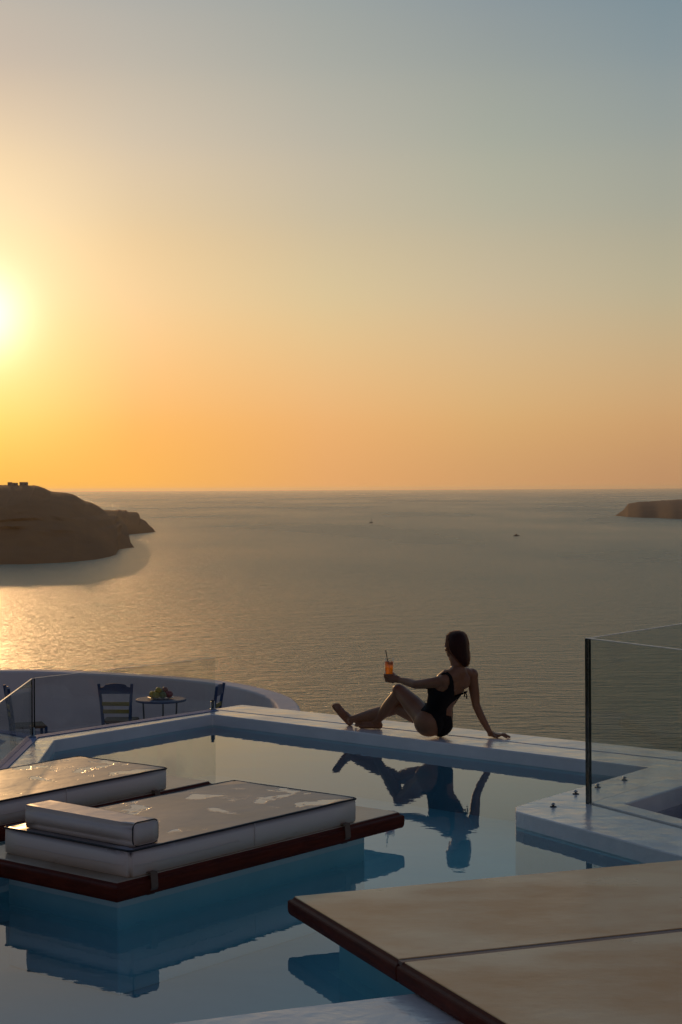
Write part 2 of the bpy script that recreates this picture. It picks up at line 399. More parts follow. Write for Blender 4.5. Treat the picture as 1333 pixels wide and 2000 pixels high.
# lower terrace
TZ = -1.45
bm = bmesh.new()
inner_px = [(-260, 1318), (-120, 1312), (0, 1311), (60, 1311), (120, 1313), (180, 1316), (225, 1318), (270, 1321), (315, 1324), (360, 1328), (400, 1332), (427, 1336), (455, 1341), (480, 1347), (500, 1352.5), (517, 1358.5), (528, 1364), (536, 1371), (541, 1379), (544, 1392), (546, 1410)]
TOPZ = -.6
inn = [P(x, y, TOPZ) for x, y in inner_px]
out = []
for i, p in enumerate(inn):
    d = (inn[min(i + 1, len(inn) - 1)] - inn[max(i - 1, 0)]).normalized(); n = Vector((-d.y, d.x, 0))
    out.append(p + n * (.27))
prism(bm, [(p.x, p.y) for p in inn] + [(p.x, p.y) for p in reversed(out)], TZ - 3, TOPZ)
obj('parapet_wall', bm, wallm, bevel=.04, seg=3, label='curved rounded-top white parapet wall round the lower terrace', cat='wall')
bm = bmesh.new()
fl = [(p.x, p.y) for p in inn] + [(inn[-1].x, 15.2), (inn[0].x - 1.0, 9.0)]
prism(bm, fl, TZ - .5, TZ)
obj('terrace_floor', bm, floorm, kind='structure')
# flank wall of the pool building towards the terrace
bm = bmesh.new()
s = .02
prism(bm, [kL + Vector((0, 0, 0)), k0 + Vector((.02, -.02, 0)), g0 + Vector((0, -.03, 0)), o0 + Vector((.05, -.05, 0)), oR - Vector((0, .06, 0)), oR - Vector((0, 1.2, 0)), g0 - Vector((-.6, .55, 0)) , k0 + Vector((.16, -.25, 0)), kL + Vector((.15, 0, 0))], -6, -1.305)
obj('pool_outer_wall', bm, wallm, kind='structure')

# steep slope falling to the sea below the hotel
bm = bmesh.new()
nx, ny = 40, 34; grid = []
for j in range(ny):
    row = []
    for i in range(nx):
        x = -150 + 300 * i / (nx - 1); t = j / (ny - 1); y = -30 + 190 * t
        z = -3.2 if y < 12 else -3.2 - (y - 12) * .85
        z += noise.noise(Vector((x * .06, y * .06, 3))) * min(8, max(.2, (y - 20) * .15))
        row.append(bm.verts.new((x, y, max(z, SEA - 3))))
    grid.append(row)
for j in range(ny - 1):
    for i in range(nx - 1): bm.faces.new((grid[j][i], grid[j][i + 1], grid[j + 1][i + 1], grid[j + 1][i]))
obj('hillside', bm, rockb, smooth=True, kind='structure')

# headlands
def interp(pl, x):
    if x <= pl[0][0]: return pl[0][1]
    for a, b in zip(pl, pl[1:]):
        if x <= b[0]: return a[1] + (b[1] - a[1]) * (x - a[0]) / (b[0] - a[0])
    return pl[-1][1]
def headland(name, top, wat, depth, n=150, m=26, seed=0, amp=7, prof=1.9, back=900, mat=None):
    x0, x1 = top[0][0], top[-1][0]; bm = bmesh.new(); rows = []
    for i in range(n + 1):
        px = x0 + (x1 - x0) * i / n
        py = interp(top, px) + noise.noise(Vector((px * .11, seed, 0))) * .9 + noise.noise(Vector((px * .5, seed, 5))) * .45
        W = P(px, interp(wat, px) + (noise.noise(Vector((px * .03, seed, 9))) * .5 if px < x1 - 3 else 0), SEA)
        hy = HY - (px - CX) * ROLL
        frac = min(1, max(.03, (interp(wat, px) - py) / 60))
        dT = W.y + depth * frac; T = D(px, py, dT); c = []
        for j in range(m + 1):
            t = j / m; g = 1 - (1 - t) ** prof
            y = W.y + (dT - W.y) * t; z = SEA - 2 + (T.z - SEA + 2) * g; x = W.x + (T.x - W.x) * t
            e = math.sin(math.pi * t)
            q = Vector((x * .006, z * .02, seed))
            dn = (noise.fractal(q, 1, 2, 5) * 2.2 + (noise.noise(Vector((x * .004 + 8, z * .12, seed))) * .8)) * amp * e
            y += dn * 5 * min(1, frac * 1.5); z += dn * .5 * e * frac
            c.append(bm.verts.new((x, y, z)))
        for k in range(1, 5):
            t = k / 4; c.append(bm.verts.new((T.x * (T.y + back * frac * t) / T.y, T.y + back * frac * t, T.z + (SEA - 4 - T.z) * t ** .6)))
        rows.append(c)
    for a, b in zip(rows, rows[1:]):
        for k in range(len(a) - 1): bm.faces.new((a[k], b[k], b[k + 1], a[k + 1]))
    return obj(name, bm, mat or rock, smooth=False, kind='structure')
headland('headland', [(-1500, 1118), (-1350, 1090), (-1150, 1050), (-900, 1008), (-650, 975), (-420, 958), (-200, 951), (0, 946.5), (15, 947.5), (70, 948), (78, 950), (85, 952.5), (100, 959.5), (115, 961), (132, 962.5), (145, 966), (152, 970), (160, 976), (182, 983), (190, 987), (205, 998), (230, 1008), (240, 1017), (247, 1026), (251, 1042), (255, 1058), (260, 1066), (264, 1069.5)],
         [(-1500, 1120), (-1200, 1128), (-800, 1130), (-420, 1120), (0, 1103), (60, 1102), (144, 1098), (195, 1092), (215, 1088), (228, 1084), (231, 1074), (250, 1071), (264, 1069.5)], 620, seed=1, amp=8, n=420)
headland('far_headland', [(120, 992), (206, 996), (228, 996.5), (232, 994.5), (238, 997), (246, 995.5), (250, 999.5), (266, 1000), (272, 1003), (273.5, 1012), (286, 1018), (292, 1026), (299, 1031), (302, 1037), (305, 1039)],
         [(120, 1060), (254, 1044), (285, 1041), (305, 1039)], 500, seed=4, n=90, amp=5)
headland('far_island', [(1202, 1007), (1208, 1003), (1217, 997), (1223, 989), (1228, 984), (1247, 980), (1270, 979), (1292, 977.5), (1333, 975), (1420, 972), (1600, 985), (1700, 1004)],
         [(1202, 1007.5), (1227, 1010), (1333, 1014), (1600, 1018), (1700, 1006)], 600, seed=9, n=260, amp=3, mat=rock2)

# houses on the ridge
def ridge_house(px, py, d, wid, hei, label, tower):
    b = D(px, py, d); e = empty('ridge_house', b, label=label, cat='house', group='houses on the left headland ridge')
    m = bmesh.new(); box(m, -wid / 2, wid / 2, -5, 5, -6, hei); 
    if tower: box(m, -wid / 2, -wid * .1, -4, 4, hei, hei + 1.4)
    obj('wall', m, housem, e)
    m = bmesh.new(); box(m, -wid / 2 - .2, wid / 2 + .2, -5.3, -4.8, hei - .5, hei + .25); obj('roof_parapet', m, housem, e)
    for k in (-.25, .25):
        m = bmesh.new(); box(m, k * wid - .7, k * wid + .7, -5.15, -5.0, 1, 3); obj('window', m, dark, e)
hd = P(30, 1103, SEA).y + 600
ridge_house(25.5, 948, hd, 16, 4.2, 'low house farther left on the headland ridge against the sky', True)
ridge_house(47, 948, hd, 13, 5.4, 'taller boxy house farther right on the headland ridge against the sky', False)

# ================================================================ BOATS
def boat(px, py, ln, sail, label, kind_):
    p = P(px, py, SEA); e = empty(kind_, p, label=label, cat='boat')
    m = bmesh.new(); n = 14; rings = []
    for i in range(n + 1):
        t = i / n; x = (t - .5) * ln; wd = ln * .14 * (1 - (2 * abs(t - .42)) ** 2.4 * .92); wd = max(wd, .06); sh = 1.5 + 1.0 * (t - .4) ** 2 * 2
        rings.append([m.verts.new((x, sy * wd * q, z)) for sy, q, z in ((-1, 1, sh), (-1, .8, .3), (-1, .2, -.5), (1, .2, -.5), (1, .8, .3), (1, 1, sh))])
    for a, b_ in zip(rings, rings[1:]):
        for k in range(6): m.faces.new((a[k], a[(k + 1) % 6], b_[(k + 1) % 6], b_[k]))
    m.faces.new(rings[0]); m.faces.new(rings[-1][::-1]); obj('hull', m, hullm, e)
    m = bmesh.new(); box(m, -ln * .2, ln * .15, -1.3, 1.3, 1.3, 2.6 if sail else 3.6); obj('cabin', m, hullm, e, bevel=.2)
    if sail:
        m = bmesh.new(); tube(m, [(ln * .05, 0, 1), (ln * .05, 0, 15)], .34); obj('mast', m, hullm, e)
        m = bmesh.new(); tube(m, [(ln * .05, 0, 3.2), (-ln * .38, 0, 3.3)], .22); obj('boom', m, hullm, e)
        m = bmesh.new(); tube(m, [(ln * .05, 0, 14), (ln * .5, 0, 2)], .05, 5); tube(m, [(ln * .05, 0, 14), (-ln * .5, 0, 2)], .05, 5); obj('rigging', m, hullm, e)
    else:
        m = bmesh.new(); box(m, -ln * .1, ln * .08, -1.0, 1.0, 3.6, 5.0); obj('wheelhouse', m, hullm, e, bevel=.2)
        m = bmesh.new(); tube(m, [(-ln * .12, 0, 3.5), (-ln * .14, 0, 9)], .1, 6); obj('aerial', m, hullm, e)
boat(725.5, 1021.5, 12, True, 'small sailing boat with bare mast on the open sea', 'sailing_boat')
boat(1009, 1047, 12.5, False, 'dark motor boat on the sea to the right of the woman', 'motor_boat')

# ================================================================ PLATFORMS AND MATTRESSES
def rect(u0, u1, v0, v1): return [Vector((u0, v0, 0)), Vector((u1, v0, 0)), Vector((u1, v1, 0)), Vector((u0, v1, 0))]
def offset_poly(poly, d):            # outward for ccw convex
    n = len(poly); r = []
    for i in range(n):
        a, b, c = poly[i - 1], poly[i], poly[(i + 1) % n]
        d1 = (b - a).normalized(); d2 = (c - b).normalized(); n1 = Vector((d1.y, -d1.x, 0)); n2 = Vector((d2.y, -d2.x, 0))
        r.append(isect(b + n1 * d, d1, b + n2 * d, d2))
    return r
def profile_ring(bm, poly, prof, close=True):
    rings = [[bm.verts.new((p.x, p.y, z)) for p in offset_poly(poly, d)] for d, z in prof]
    n = len(poly)
    seq = list(zip(rings, rings[1:]))
    if close: seq.append((rings[-1], rings[0]))
    for a, b in seq:
        for k in range(n): bm.faces.new((a[k], a[(k + 1) % n], b[(k + 1) % n], b[k]))
def platform(e, poly, z0, z1, inset, panel, pedz=-.419, joints=()):
    h = z1 - z0
    prof = [(-.05, z1 - .004), (-.024, z1 - .003), (-.020, z1 - .008), (-.017, z1 - .014), (-.004, z1 - .020), (0, z1 - .026), (.0, z1 - h * .6), (-.001, z1 - h * .8), (-.004, z0 + .008), (-.010, z0), (-.08, z0), (-.08, z1 - .03)]
    bm = bmesh.new(); profile_ring(bm, poly, prof)
    obj('edge_trim', bm, wood, e, smooth=False, bevel=.003)
    bm = bmesh.new(); pin = offset_poly(poly, -.024); prism(bm, pin, z1 - .03, z1); obj('top_panel', bm, panel, e, bevel=.003)
    bm = bmesh.new(); prism(bm, offset_poly(poly, -inset), pedz, z0 + .03 - .001); obj('pedestal', bm, pedm, e, bevel=.012)

A0 = Vector((-1.05, 7.84, 0)); ANG = R(50.8)
def cushion(bm, x0, x1, y0, y1, z0, z1, r=.03, puff=.006, cr=.035, re=None):
    """soft box with rounded corners, slightly wavy faces"""
    me = bmesh.new()
    bmesh.ops.create_cube(me, size=1)
    for v in me.verts: v.co = Vector((x0 + (v.co.x + .5) * (x1 - x0), y0 + (v.co.y + .5) * (y1 - y0), z0 + (v.co.z + .5) * (z1 - z0)))
    bmesh.ops.bevel(me, geom=[e for e in me.edges if abs((e.verts[0].co - e.verts[1].co).z) > .01], offset=cr, segments=4, affect='EDGES')
    bmesh.ops.bevel(me, geom=[e for e in me.edges if all(abs(v.co.z - z1) < 1e-4 or abs(v.co.z - z0) < 1e-4 for v in e.verts) and abs(e.verts[0].co.z - e.verts[1].co.z) < 1e-4 and (re is None or abs(e.verts[0].co.y - e.verts[1].co.y) > .1)], offset=r, segments=3, affect='EDGES')
    if re:
        bmesh.ops.bevel(me, geom=[e for e in me.edges if all(abs(v.co.y - y0) < 1e-4 or abs(v.co.y - y1) < 1e-4 for v in e.verts) and abs(e.verts[0].co.y - e.verts[1].co.y) < 1e-4 and abs(e.verts[0].co.x - e.verts[1].co.x) > .03], offset=re, segments=2, affect='EDGES')
    bmesh.ops.triangulate(me, faces=[f for f in me.faces if len(f.verts) > 4])
    for _ in range(3):
        bmesh.ops.subdivide_edges(me, edges=[e for e in me.edges if e.calc_length() > .07], cuts=1, use_grid_fill=True)
    cx, cy, cz = (x0 + x1) / 2, (y0 + y1) / 2, (z0 + z1) / 2
    for v in me.verts:
        n1 = noise.noise(v.co * 3.3) * puff + noise.noise(v.co * 9) * puff * .35
        d = Vector((v.co.x - cx, v.co.y - cy, 0))
        if abs(v.co.z - z1) < .02: v.co.z += n1
        else:
            s = 1 - abs(v.co.z - cz) / ((z1 - z0) / 2)
            ax = abs(d.x) / (x1 - x0) * 2; ay = abs(d.y) / (y1 - y0) * 2
            dirv = Vector((math.copysign(1, d.x), 0, 0)) if ax > ay else Vector((0, math.copysign(1, d.y), 0))
            v.co += dirv * (s * puff * .9 + n1 * .8)
    tmp = bpy.data.meshes.new('t'); me.to_mesh(tmp); me.free(); bm.from_mesh(tmp); bpy.data.meshes.remove(tmp)
def rrect(x0, x1, y0, y1, r=.035, n=5):
    pts = []
    for cx, cy, a0 in ((x1 - r, y0 + r, -90), (x1 - r, y1 - r, 0), (x0 + r, y1 - r, 90), (x0 + r, y0 + r, 180)):
        for k in range(n + 1):
            a = R(a0 + 90 * k / n); pts.append((cx + r * math.cos(a), cy + r * math.sin(a)))
    return pts

def mattress_top_mat():
    m = bpy.data.materials.new('mattress_cover_worn'); m.use_nodes = True; t = m.node_tree; b = t.nodes['Principled BSDF']
    tc = t.nodes.new('ShaderNodeTexCoord'); n = t.nodes.new('ShaderNodeTexNoise'); n.inputs['Scale'].default_value = 3.2; n.inputs['Detail'].default_value = 6
    t.links.new(tc.outputs['Object'], n.inputs[0])
    n2 = t.nodes.new('ShaderNodeTexNoise'); n2.inputs['Scale'].default_value = 4.2; n2.inputs['Detail'].default_value = 5; n2.inputs['Roughness'].default_value = .55; n2.inputs['Distortion'].default_value = .4
    mp = t.nodes.new('ShaderNodeMapping'); mp.inputs['Location'].default_value = (3, 7, 1); t.links.new(tc.outputs['Object'], mp.inputs[0]); t.links.new(mp.outputs[0], n2.inputs[0])
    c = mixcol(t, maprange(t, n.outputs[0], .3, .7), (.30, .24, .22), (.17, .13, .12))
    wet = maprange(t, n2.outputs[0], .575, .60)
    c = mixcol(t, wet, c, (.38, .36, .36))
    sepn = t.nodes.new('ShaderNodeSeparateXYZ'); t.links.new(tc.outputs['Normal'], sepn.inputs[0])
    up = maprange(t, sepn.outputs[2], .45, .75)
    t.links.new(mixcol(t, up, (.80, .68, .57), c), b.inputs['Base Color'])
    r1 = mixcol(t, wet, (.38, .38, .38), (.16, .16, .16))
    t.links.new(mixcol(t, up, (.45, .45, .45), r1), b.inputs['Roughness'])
    bn = t.nodes.new('ShaderNodeTexNoise'); bn.inputs['Scale'].default_value = 7; bn.inputs['Detail'].default_value = 3; t.links.new(tc.outputs['Object'], bn.inputs[0])
    h = math_node(t, 'MULTIPLY', bn.outputs[0], .0028)
    inv = math_node(t, 'SUBTRACT', 1.0, wet); h = math_node(t, 'MULTIPLY', h, inv)
    bp = t.nodes.new('ShaderNodeBump'); bp.inputs['Distance'].default_value = 1; bp.inputs['Strength'].default_value = 1
    t.links.new(h, bp.inputs['Height']); t.links.new(bp.outputs[0], b.inputs['Normal'])
    return m
mattop = mattress_top_mat()
PZ0, PZ1 = .078, .168
def daybed(loc, rz, platlabel, matlabel, v1=.955, first=None):
    e = empty('daybed_platform', loc, rz, label=platlabel, cat='platform', group='daybed platforms standing in the pool')
    platform(e, rect(0, 2.216, 0, 1.13), PZ0, PZ1, .16, panelm)
    m_ = empty('mattress', loc, rz, label=matlabel, cat='mattress', group='mattresses on the daybed platforms')
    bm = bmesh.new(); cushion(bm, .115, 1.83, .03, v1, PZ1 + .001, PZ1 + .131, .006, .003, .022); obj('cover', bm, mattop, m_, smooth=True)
    bm = bmesh.new(); pr = rrect(.1165, 1.8285, .0315, v1 - .0015, .022)
    zt = PZ1 + .128; pp = []
    for i in range(len(pr)):
        a = Vector(pr[i]); b = Vector(pr[(i + 1) % len(pr)]); k = max(1, int((b - a).length / .06))
        for q in range(k):
            p = a + (b - a) * q / k; p3 = Vector((p.x, p.y, zt)); pp.append((p.x, p.y, zt + noise.noise(p3 * 3.3) * .003))
    pp += pp[:2]
    tube(bm, pp, .0055, 6, False); obj('piping', bm, piping, m_, smooth=True)
    bm = bmesh.new()
    zz = PZ1 + .055
    tube(bm, [(x, .0225 + noise.noise(Vector((x * 4, 0, 0))) * .003, zz + noise.noise(Vector((x * 3, 1, 0))) * .004) for x in [.14 + .06 * i for i in range(13)]], .0022, 5)
    tube(bm, [(.1085, y, zz + noise.noise(Vector((y * 3, 1, 4))) * .004) for y in [.07 + .06 * i for i in range(int((v1 - .1) / .06))]], .0022, 5)
    tube(bm, [(.98, .0225, PZ1 + .012), (.98, .0215, PZ1 + .06), (.98, .0225, PZ1 + .125)], .0025, 5)
    obj('seam', bm, vinyl, m_, smooth=True)
    for x in (.24, 1.70):
        bm = bmesh.new()
        for (a, b_) in (((-.0, PZ1 + .012), (-.004, PZ1 - .03)), ((-.004, PZ1 - .03), (-.006, PZ0 + .03)), ((-.006, PZ0 + .03), (.02, PZ0 - .004)), ((.02, PZ0 - .004), (.10, PZ0 - .006)), ((.03, PZ1 + .012), (0, PZ1 + .012))):
            vs = [bm.verts.new((x + dx, y, z)) for dx, (y, z) in ((-.022, a), (.022, a), (.022, b_), (-.022, b_))]; bm.faces.new(vs)
        bmesh.ops.remove_doubles(bm, verts=bm.verts, dist=.0005)
        o = obj('strap', bm, strapm, m_); s_ = o.modifiers.new('s', 'SOLIDIFY'); s_.thickness = .004; s_.offset = 0
    return e, m_
daybed(A0, ANG, 'dark-edged wooden daybed platform in the middle of the pool under the pillow mattress', 'white black-piped mattress with rain puddles and a pillow on it')
daybed(A0 + Vector((-1.10, 1.0, 0)), ANG + R(1.8), 'dark-edged wooden daybed platform nearest the left glass rail', 'sunlit white black-piped mattress without pillow at the left edge of the pool', .82)
# bolster pillow
e = empty('bolster_pillow', A0 + Matrix.Rotation(ANG, 3, 'Z') @ Vector((.25, .44, PZ1 + .133)), ANG, label='white box-shaped bolster pillow with black piping on the near mattress', cat='pillow')
bm = bmesh.new(); cushion(bm, -.08, .085, -.375, .405, 0, .112, .030, .004, .004, re=.008); obj('cover', bm, vinyl, e, smooth=True)
for y in (-.371,):
    bm = bmesh.new(); pts = [(x - .0825 + .085, y, z) for x, z in rrect(-.081, .086, .001, .113, .028, 4)]
    pts = [(x, y, z) for x, z in rrect(-.081, .086, .001, .113, .028, 4)]; pts += pts[:2]
    tube(bm, pts, .0034, 6, False); obj('piping', bm, piping, e, smooth=True)

# right-hand platforms (two units side by side, bare tops)
C1 = P(572, 1750, .18); Cfar = P(1333, 1679, .18); S1 = P(785, 1876, .18); S1b = P(989, 2000, .18)
fd = (Cfar - C1).normalized(); 
def unit(a, b, gap0, gap1, label):
    e_ = empty('bare_platform', (a.x, a.y, 0), label=label, cat='platform', group='bare platforms at the near right of the pool')
    poly = [a + fd * 0 - a, b - a, b + fd * 2.5 - a, fd * 2.5]
    poly = [Vector((p.x, p.y, 0)) for p in poly]
    # make ccw
    ar = sum(poly[i].x * poly[(i + 1) % 4].y - poly[(i + 1) % 4].x * poly[i].y for i in range(4))
    if ar < 0: poly.reverse()
    platform(e_, offset_poly(poly, .018), .094, .18, .17, deckm)
sd = (S1b - C1).normalized()
L1 = (S1 - C1).length
unit(C1, C1 + sd * (L1 - .022), 0, 0, 'bare varnished platform with dark moulded edge, far one of the right pair')
unit(C1 + sd * (L1 + .018), C1 + sd * (2 * L1), 0, 0, 'bare varnished platform with dark moulded edge at the bottom right corner')
bm = bmesh.new()
j = .0185
a_ = C1 + sd * (L1 - .019); b_ = C1 + sd * (L1 + .015)
prism(bm, [a_, b_, b_ + fd * 2.5, a_ + fd * 2.5], .12, .1775)
obj('joint_strip', bm, M('joint_filler', (.27, .17, .13), (.2, .12, .09), .6), label='narrow dark strip in the joint between the two bare platforms', cat='strip')

# ================================================================ GLASS RAILS
def pane(a, b, z0, h, label, t=.012, ends=(dedge, dedge), name='glass_balustrade'):
    d = (b - a); ln = d.length; e = empty(name, (a.x, a.y, z0), math.atan2(d.y, d.x), label=label, cat='glass balustrade')
    bm = bmesh.new(); box(bm, .003, ln - .003, -t / 2, t / 2, 0, h - .003); obj('pane', bm, paneg, e)
    bm = bmesh.new(); box(bm, .0, ln, -t / 2 - .0005, t / 2 + .0005, h - .0025, h + .001); obj('top_edge', bm, ledge, e)
    for k, x in enumerate((0, ln)):
        if ends[k] is not None:
            bm = bmesh.new(); box(bm, x - .004 if k == 0 else x - .0025, x + .0025 if k == 0 else x + .004, -t / 2 - .0007, t / 2 + .0007, 0, h - .003); obj('side_edge', bm, ends[k], e)
    return e
jc = P(1148, 1570, ZC)
gB = lineext(jc, P(1333, 1512.5, ZC), 1.22); gA = lineext(jc, P(1333, 1618.5, ZC), 2.0)
pane(jc + Vector((.02, .01, 0)), gB, ZC, 1.0, 'tall clear glass panel at right running back toward the sea')
pane(jc, gA, ZC, 1.0, 'tall clear glass panel at right running toward the viewer', t=.02)
kz = ZC + .007
ka = k0 + (kn + ln) * .0 + (ki - k0) * .5
pane(ka + kd * .02, g0 + kn * kw * .5 - kd * .02, kz, .45, 'low clear glass panel along the back left edge of the pool', t=.008, ends=(dedge, None))
pane(kL + ln * kw * .5, ka + ld * .02, kz, .45, 'low clear glass panel beside the sunlit left corner of the pool', t=.010)
def clamp(p, label):
    e = empty('glass_clamp', p, label=label, cat='clamp', group='clamps holding the low glass')
    bm = bmesh.new(); lathe(bm, [(0, 0), (.03, 0), (.03, .006), (.018, .01), (.018, .07), (0, .075)], seg=16); obj('body', bm, steel, e, smooth=True)
    bm = bmesh.new(); box(bm, -.012, .012, -.022, -.017, .02, .085); obj('jaw', bm, dark, e)
clamp(ka + Vector((.0, -.01, kz - ka.z)), 'metal clamp at the left corner where two low glass panels meet')
clamp(g0 + kn * .03 + Vector((0, 0, kz - g0.z)) - kd * .03, 'metal clamp at the far end of the low glass panel')
first = None
for i, (px, py, lab) in enumerate(((1081, 1576, 'small round metal deck fitting nearest the tip of the right ledge'), (1125, 1551, 'small round metal deck fitting just left of the tall glass edge'), (1168, 1538, 'small round metal deck fitting just right of the tall glass edge'), (1220, 1524, 'small round metal deck fitting closest to the far right pool corner'))):
    if first is None:
        e = first = empty('deck_fitting', P(px, py, ZC), 0, label=lab, cat='fitting', group='metal fittings on the right pool ledge')
        bm = bmesh.new(); lathe(bm, [(0, 0), (.024, 0), (.024, .004), (.018, .007), (0, .008)], seg=20); obj('flange', bm, dark, e, smooth=True)
        bm = bmesh.new(); lathe(bm, [(.008, .006), (.008, .015), (.015, .017), (.015, .022), (.007, .029), (0, .030)], seg=18); obj('knob', bm, steel, e, smooth=True); e.scale = (.85, .85, .85)
    else:
        e = copy_tree(first); e.location = P(px, py, ZC); e.rotation_euler.z = i; e['label'] = lab

# ================================================================ TERRACE FURNITURE
def chair(loc, rz, label):
    e = empty('taverna_chair', loc, rz, label=label, cat='chair', group='blue taverna chairs on the lower terrace')
    # local: backrest at y=0 (towards -y is behind), seat extends +y
    for s in (-1, 1):
        bm = bmesh.new(); tube(bm, [(s * .17, .03, 0), (s * .175, .0, .45), (s * .19, -.03, .70), (s * .215, -.07, .96)], [.018, .022, .021, .020], 6); obj('leg', bm, bluep, e)
        bm = bmesh.new(); tube(bm, [(s * .20, .40, 0), (s * .20, .40, .46)], [.017, .021], 6); obj('leg', bm, bluep, e)
        bm = bmesh.new(); tube(bm, [(s * .173, .02, .2), (s * .20, .40, .2)], .011, 6); obj('stretcher', bm, bluep, e)
    bm = bmesh.new(); tube(bm, [(-.2, .4, .26), (.2, .4, .26)], .011, 6); obj('stretcher', bm, bluep, e)
    bm = bmesh.new(); tube(bm, [(-.17, .015, .26), (.17, .015, .26)], .011, 6); obj('stretcher', bm, bluep, e)
    bm = bmesh.new(); n = 16; f = []; 
    for i in range(n + 1):
        x = -.20 + .40 * i / n; top = .93 + .035 * max(0, math.cos(x / .2 * math.pi / 2)) ** 1.0 - .02 * (1 if abs(x) > .15 else 0)
        f.append((x, .83, top))
    for y0, y1 in ((-.065, -.045),):
        A = [[bm.verts.new((x, y, z)) for y in (y0, y1) for z in (a, b)] for x, a, b in f]
        for p, q in zip(A, A[1:]):
            bm.faces.new((p[0], q[0], q[1], p[1])); bm.faces.new((p[2], p[3], q[3], q[2])); bm.faces.new((p[1], q[1], q[3], p[3])); bm.faces.new((p[0], p[2], q[2], q[0]))
        bm.faces.new((A[0][0], A[0][1], A[0][3], A[0][2])); bm.faces.new((A[-1][0], A[-1][2], A[-1][3], A[-1][1]))
    obj('top_rail', bm, bluep, e)
    for z in (.60, .70):
        bm = bmesh.new(); box(bm, -.185, .185, -.03 - (z - .6) * .15, -.016 - (z - .6) * .15, z - .026, z + .026); obj('slat', bm, yellowp, e, bevel=.004)
    bm = bmesh.new(); prism(bm, [(-.19, .0), (.19, .0), (.215, .41), (-.215, .41)], .44, .475); obj('seat', bm, rush, e, bevel=.012)
    return e
DT = 21.9
def TP(px, d): 
    p = D(px, 1400, d); return Vector((p.x, p.y, TZ))
chair(TP(228, 21.7), R(-4), 'blue taverna chair with two yellow slats seen from behind, left of the table')
chair(TP(421, 21.5), R(82), 'blue taverna chair seen edge-on right of the fruit table')
chair(TP(24, 21.4), R(-72), 'blue taverna chair seen edge-on through the glass at the far left')
tb = empty('round_table', TP(315, 21.9), label='small round blue metal table holding the fruit plate', cat='table')
bm = bmesh.new(); lathe(bm, [(0, .70), (.30, .70), (.325, .705), (.33, .715), (.325, .73), (.30, .733), (0, .733)], seg=40); obj('tabletop', bm, bluep, tb, smooth=False)
for k in range(3):
    a = R(210 + 120 * k); bm = bmesh.new()
    tube(bm, [(.25 * math.cos(a), .25 * math.sin(a), .70), (.24 * math.cos(a), .24 * math.sin(a), .5), (.20 * math.cos(a), .20 * math.sin(a), .42), (.10 * math.cos(a), .10 * math.sin(a), .34), (.16 * math.cos(a), .16 * math.sin(a), .2), (.30 * math.cos(a), .30 * math.sin(a), .0)], .011, 6); obj('leg', bm, dark, tb)
bm = bmesh.new(); bmesh.ops.create_circle(bm, segments=24, radius=.12, matrix=Matrix.Translation((0, 0, .34)))
vs_ = [v.co.copy() for v in bm.verts]; bm.free(); bm = bmesh.new(); ring = [(.12 * math.cos(R(a)), .12 * math.sin(R(a)), .34) for a in range(0, 375, 15)]; tube(bm, ring, .008, 6); obj('brace_ring', bm, dark, tb)
tz = TZ + .733
bm = bmesh.new(); lathe(bm, [(0, .0), (.09, .0), (.17, .022), (.172, .026), (.09, .008), (0, .006)], seg=36)
pl = TP(315, 21.9); obj('plate', bm, whitep, smooth=True, origin=None, label='white plate of fruit on the blue table', cat='plate').location = (pl.x, pl.y, tz)
fruit = [(-.10, -.03, .052, (.75, .52, .05), 'round yellow fruit at the left of the plate'), (-.05, -.07, .045, (.60, .50, .06), 'yellow-green fruit at the front of the plate'), (.0, .03, .06, (.22, .26, .05), 'big green fruit in the middle of the plate'),
         (.035, -.06, .045, (.25, .30, .06), 'small green fruit in front of the middle one'), (.105, .0, .052, (.40, .03, .03), 'dark red apple at the right of the plate'), (-.06, .05, .05, (.55, .42, .05), 'yellow fruit at the back of the plate')]
for i, (x, y, r, c, lab) in enumerate(fruit):
    fm = M('fruit_skin', c, tuple(q * .6 for q in c), .35, 14)
    bm = bmesh.new(); lathe(bm, [(0, -.86 * r)] + [(r * math.cos(a) * 1.0, r * (.95 * math.sin(a) - .08 * max(0, math.sin(a)) ** 8)) for a in [R(-80 + 12 * k) for k in range(14)]] + [(0, .78 * r)], seg=18)
    o = obj('fruit', bm, fm, smooth=True, label=lab, cat='fruit', group='fruit on the plate'); o.location = (pl.x + x, pl.y + y, tz + .012 + r * .9)
    bm = bmesh.new(); tube(bm, [(0, 0, .75 * r), (.004, 0, 1.15 * r)], .003, 5); obj('stalk', bm, twig, o)
for i in range(2):
    x, y, r = ((-.03, -.01, .045), (.05, .04, .042))[i]; c = ((.62, .46, .05), (.34, .10, .04))[i]
    bm = bmesh.new(); sphere(bm, (0, 0, 0), r, 9, (1, 1, .94)); o = obj('fruit', bm, M('fruit_skin', c, None, .35, 14), smooth=True, label=('yellow fruit piled on top of the others', 'reddish fruit piled beside the red apple')[i], cat='fruit', group='fruit on the plate')
    o.location = (pl.x + x, pl.y + y, tz + .012 + .098); 
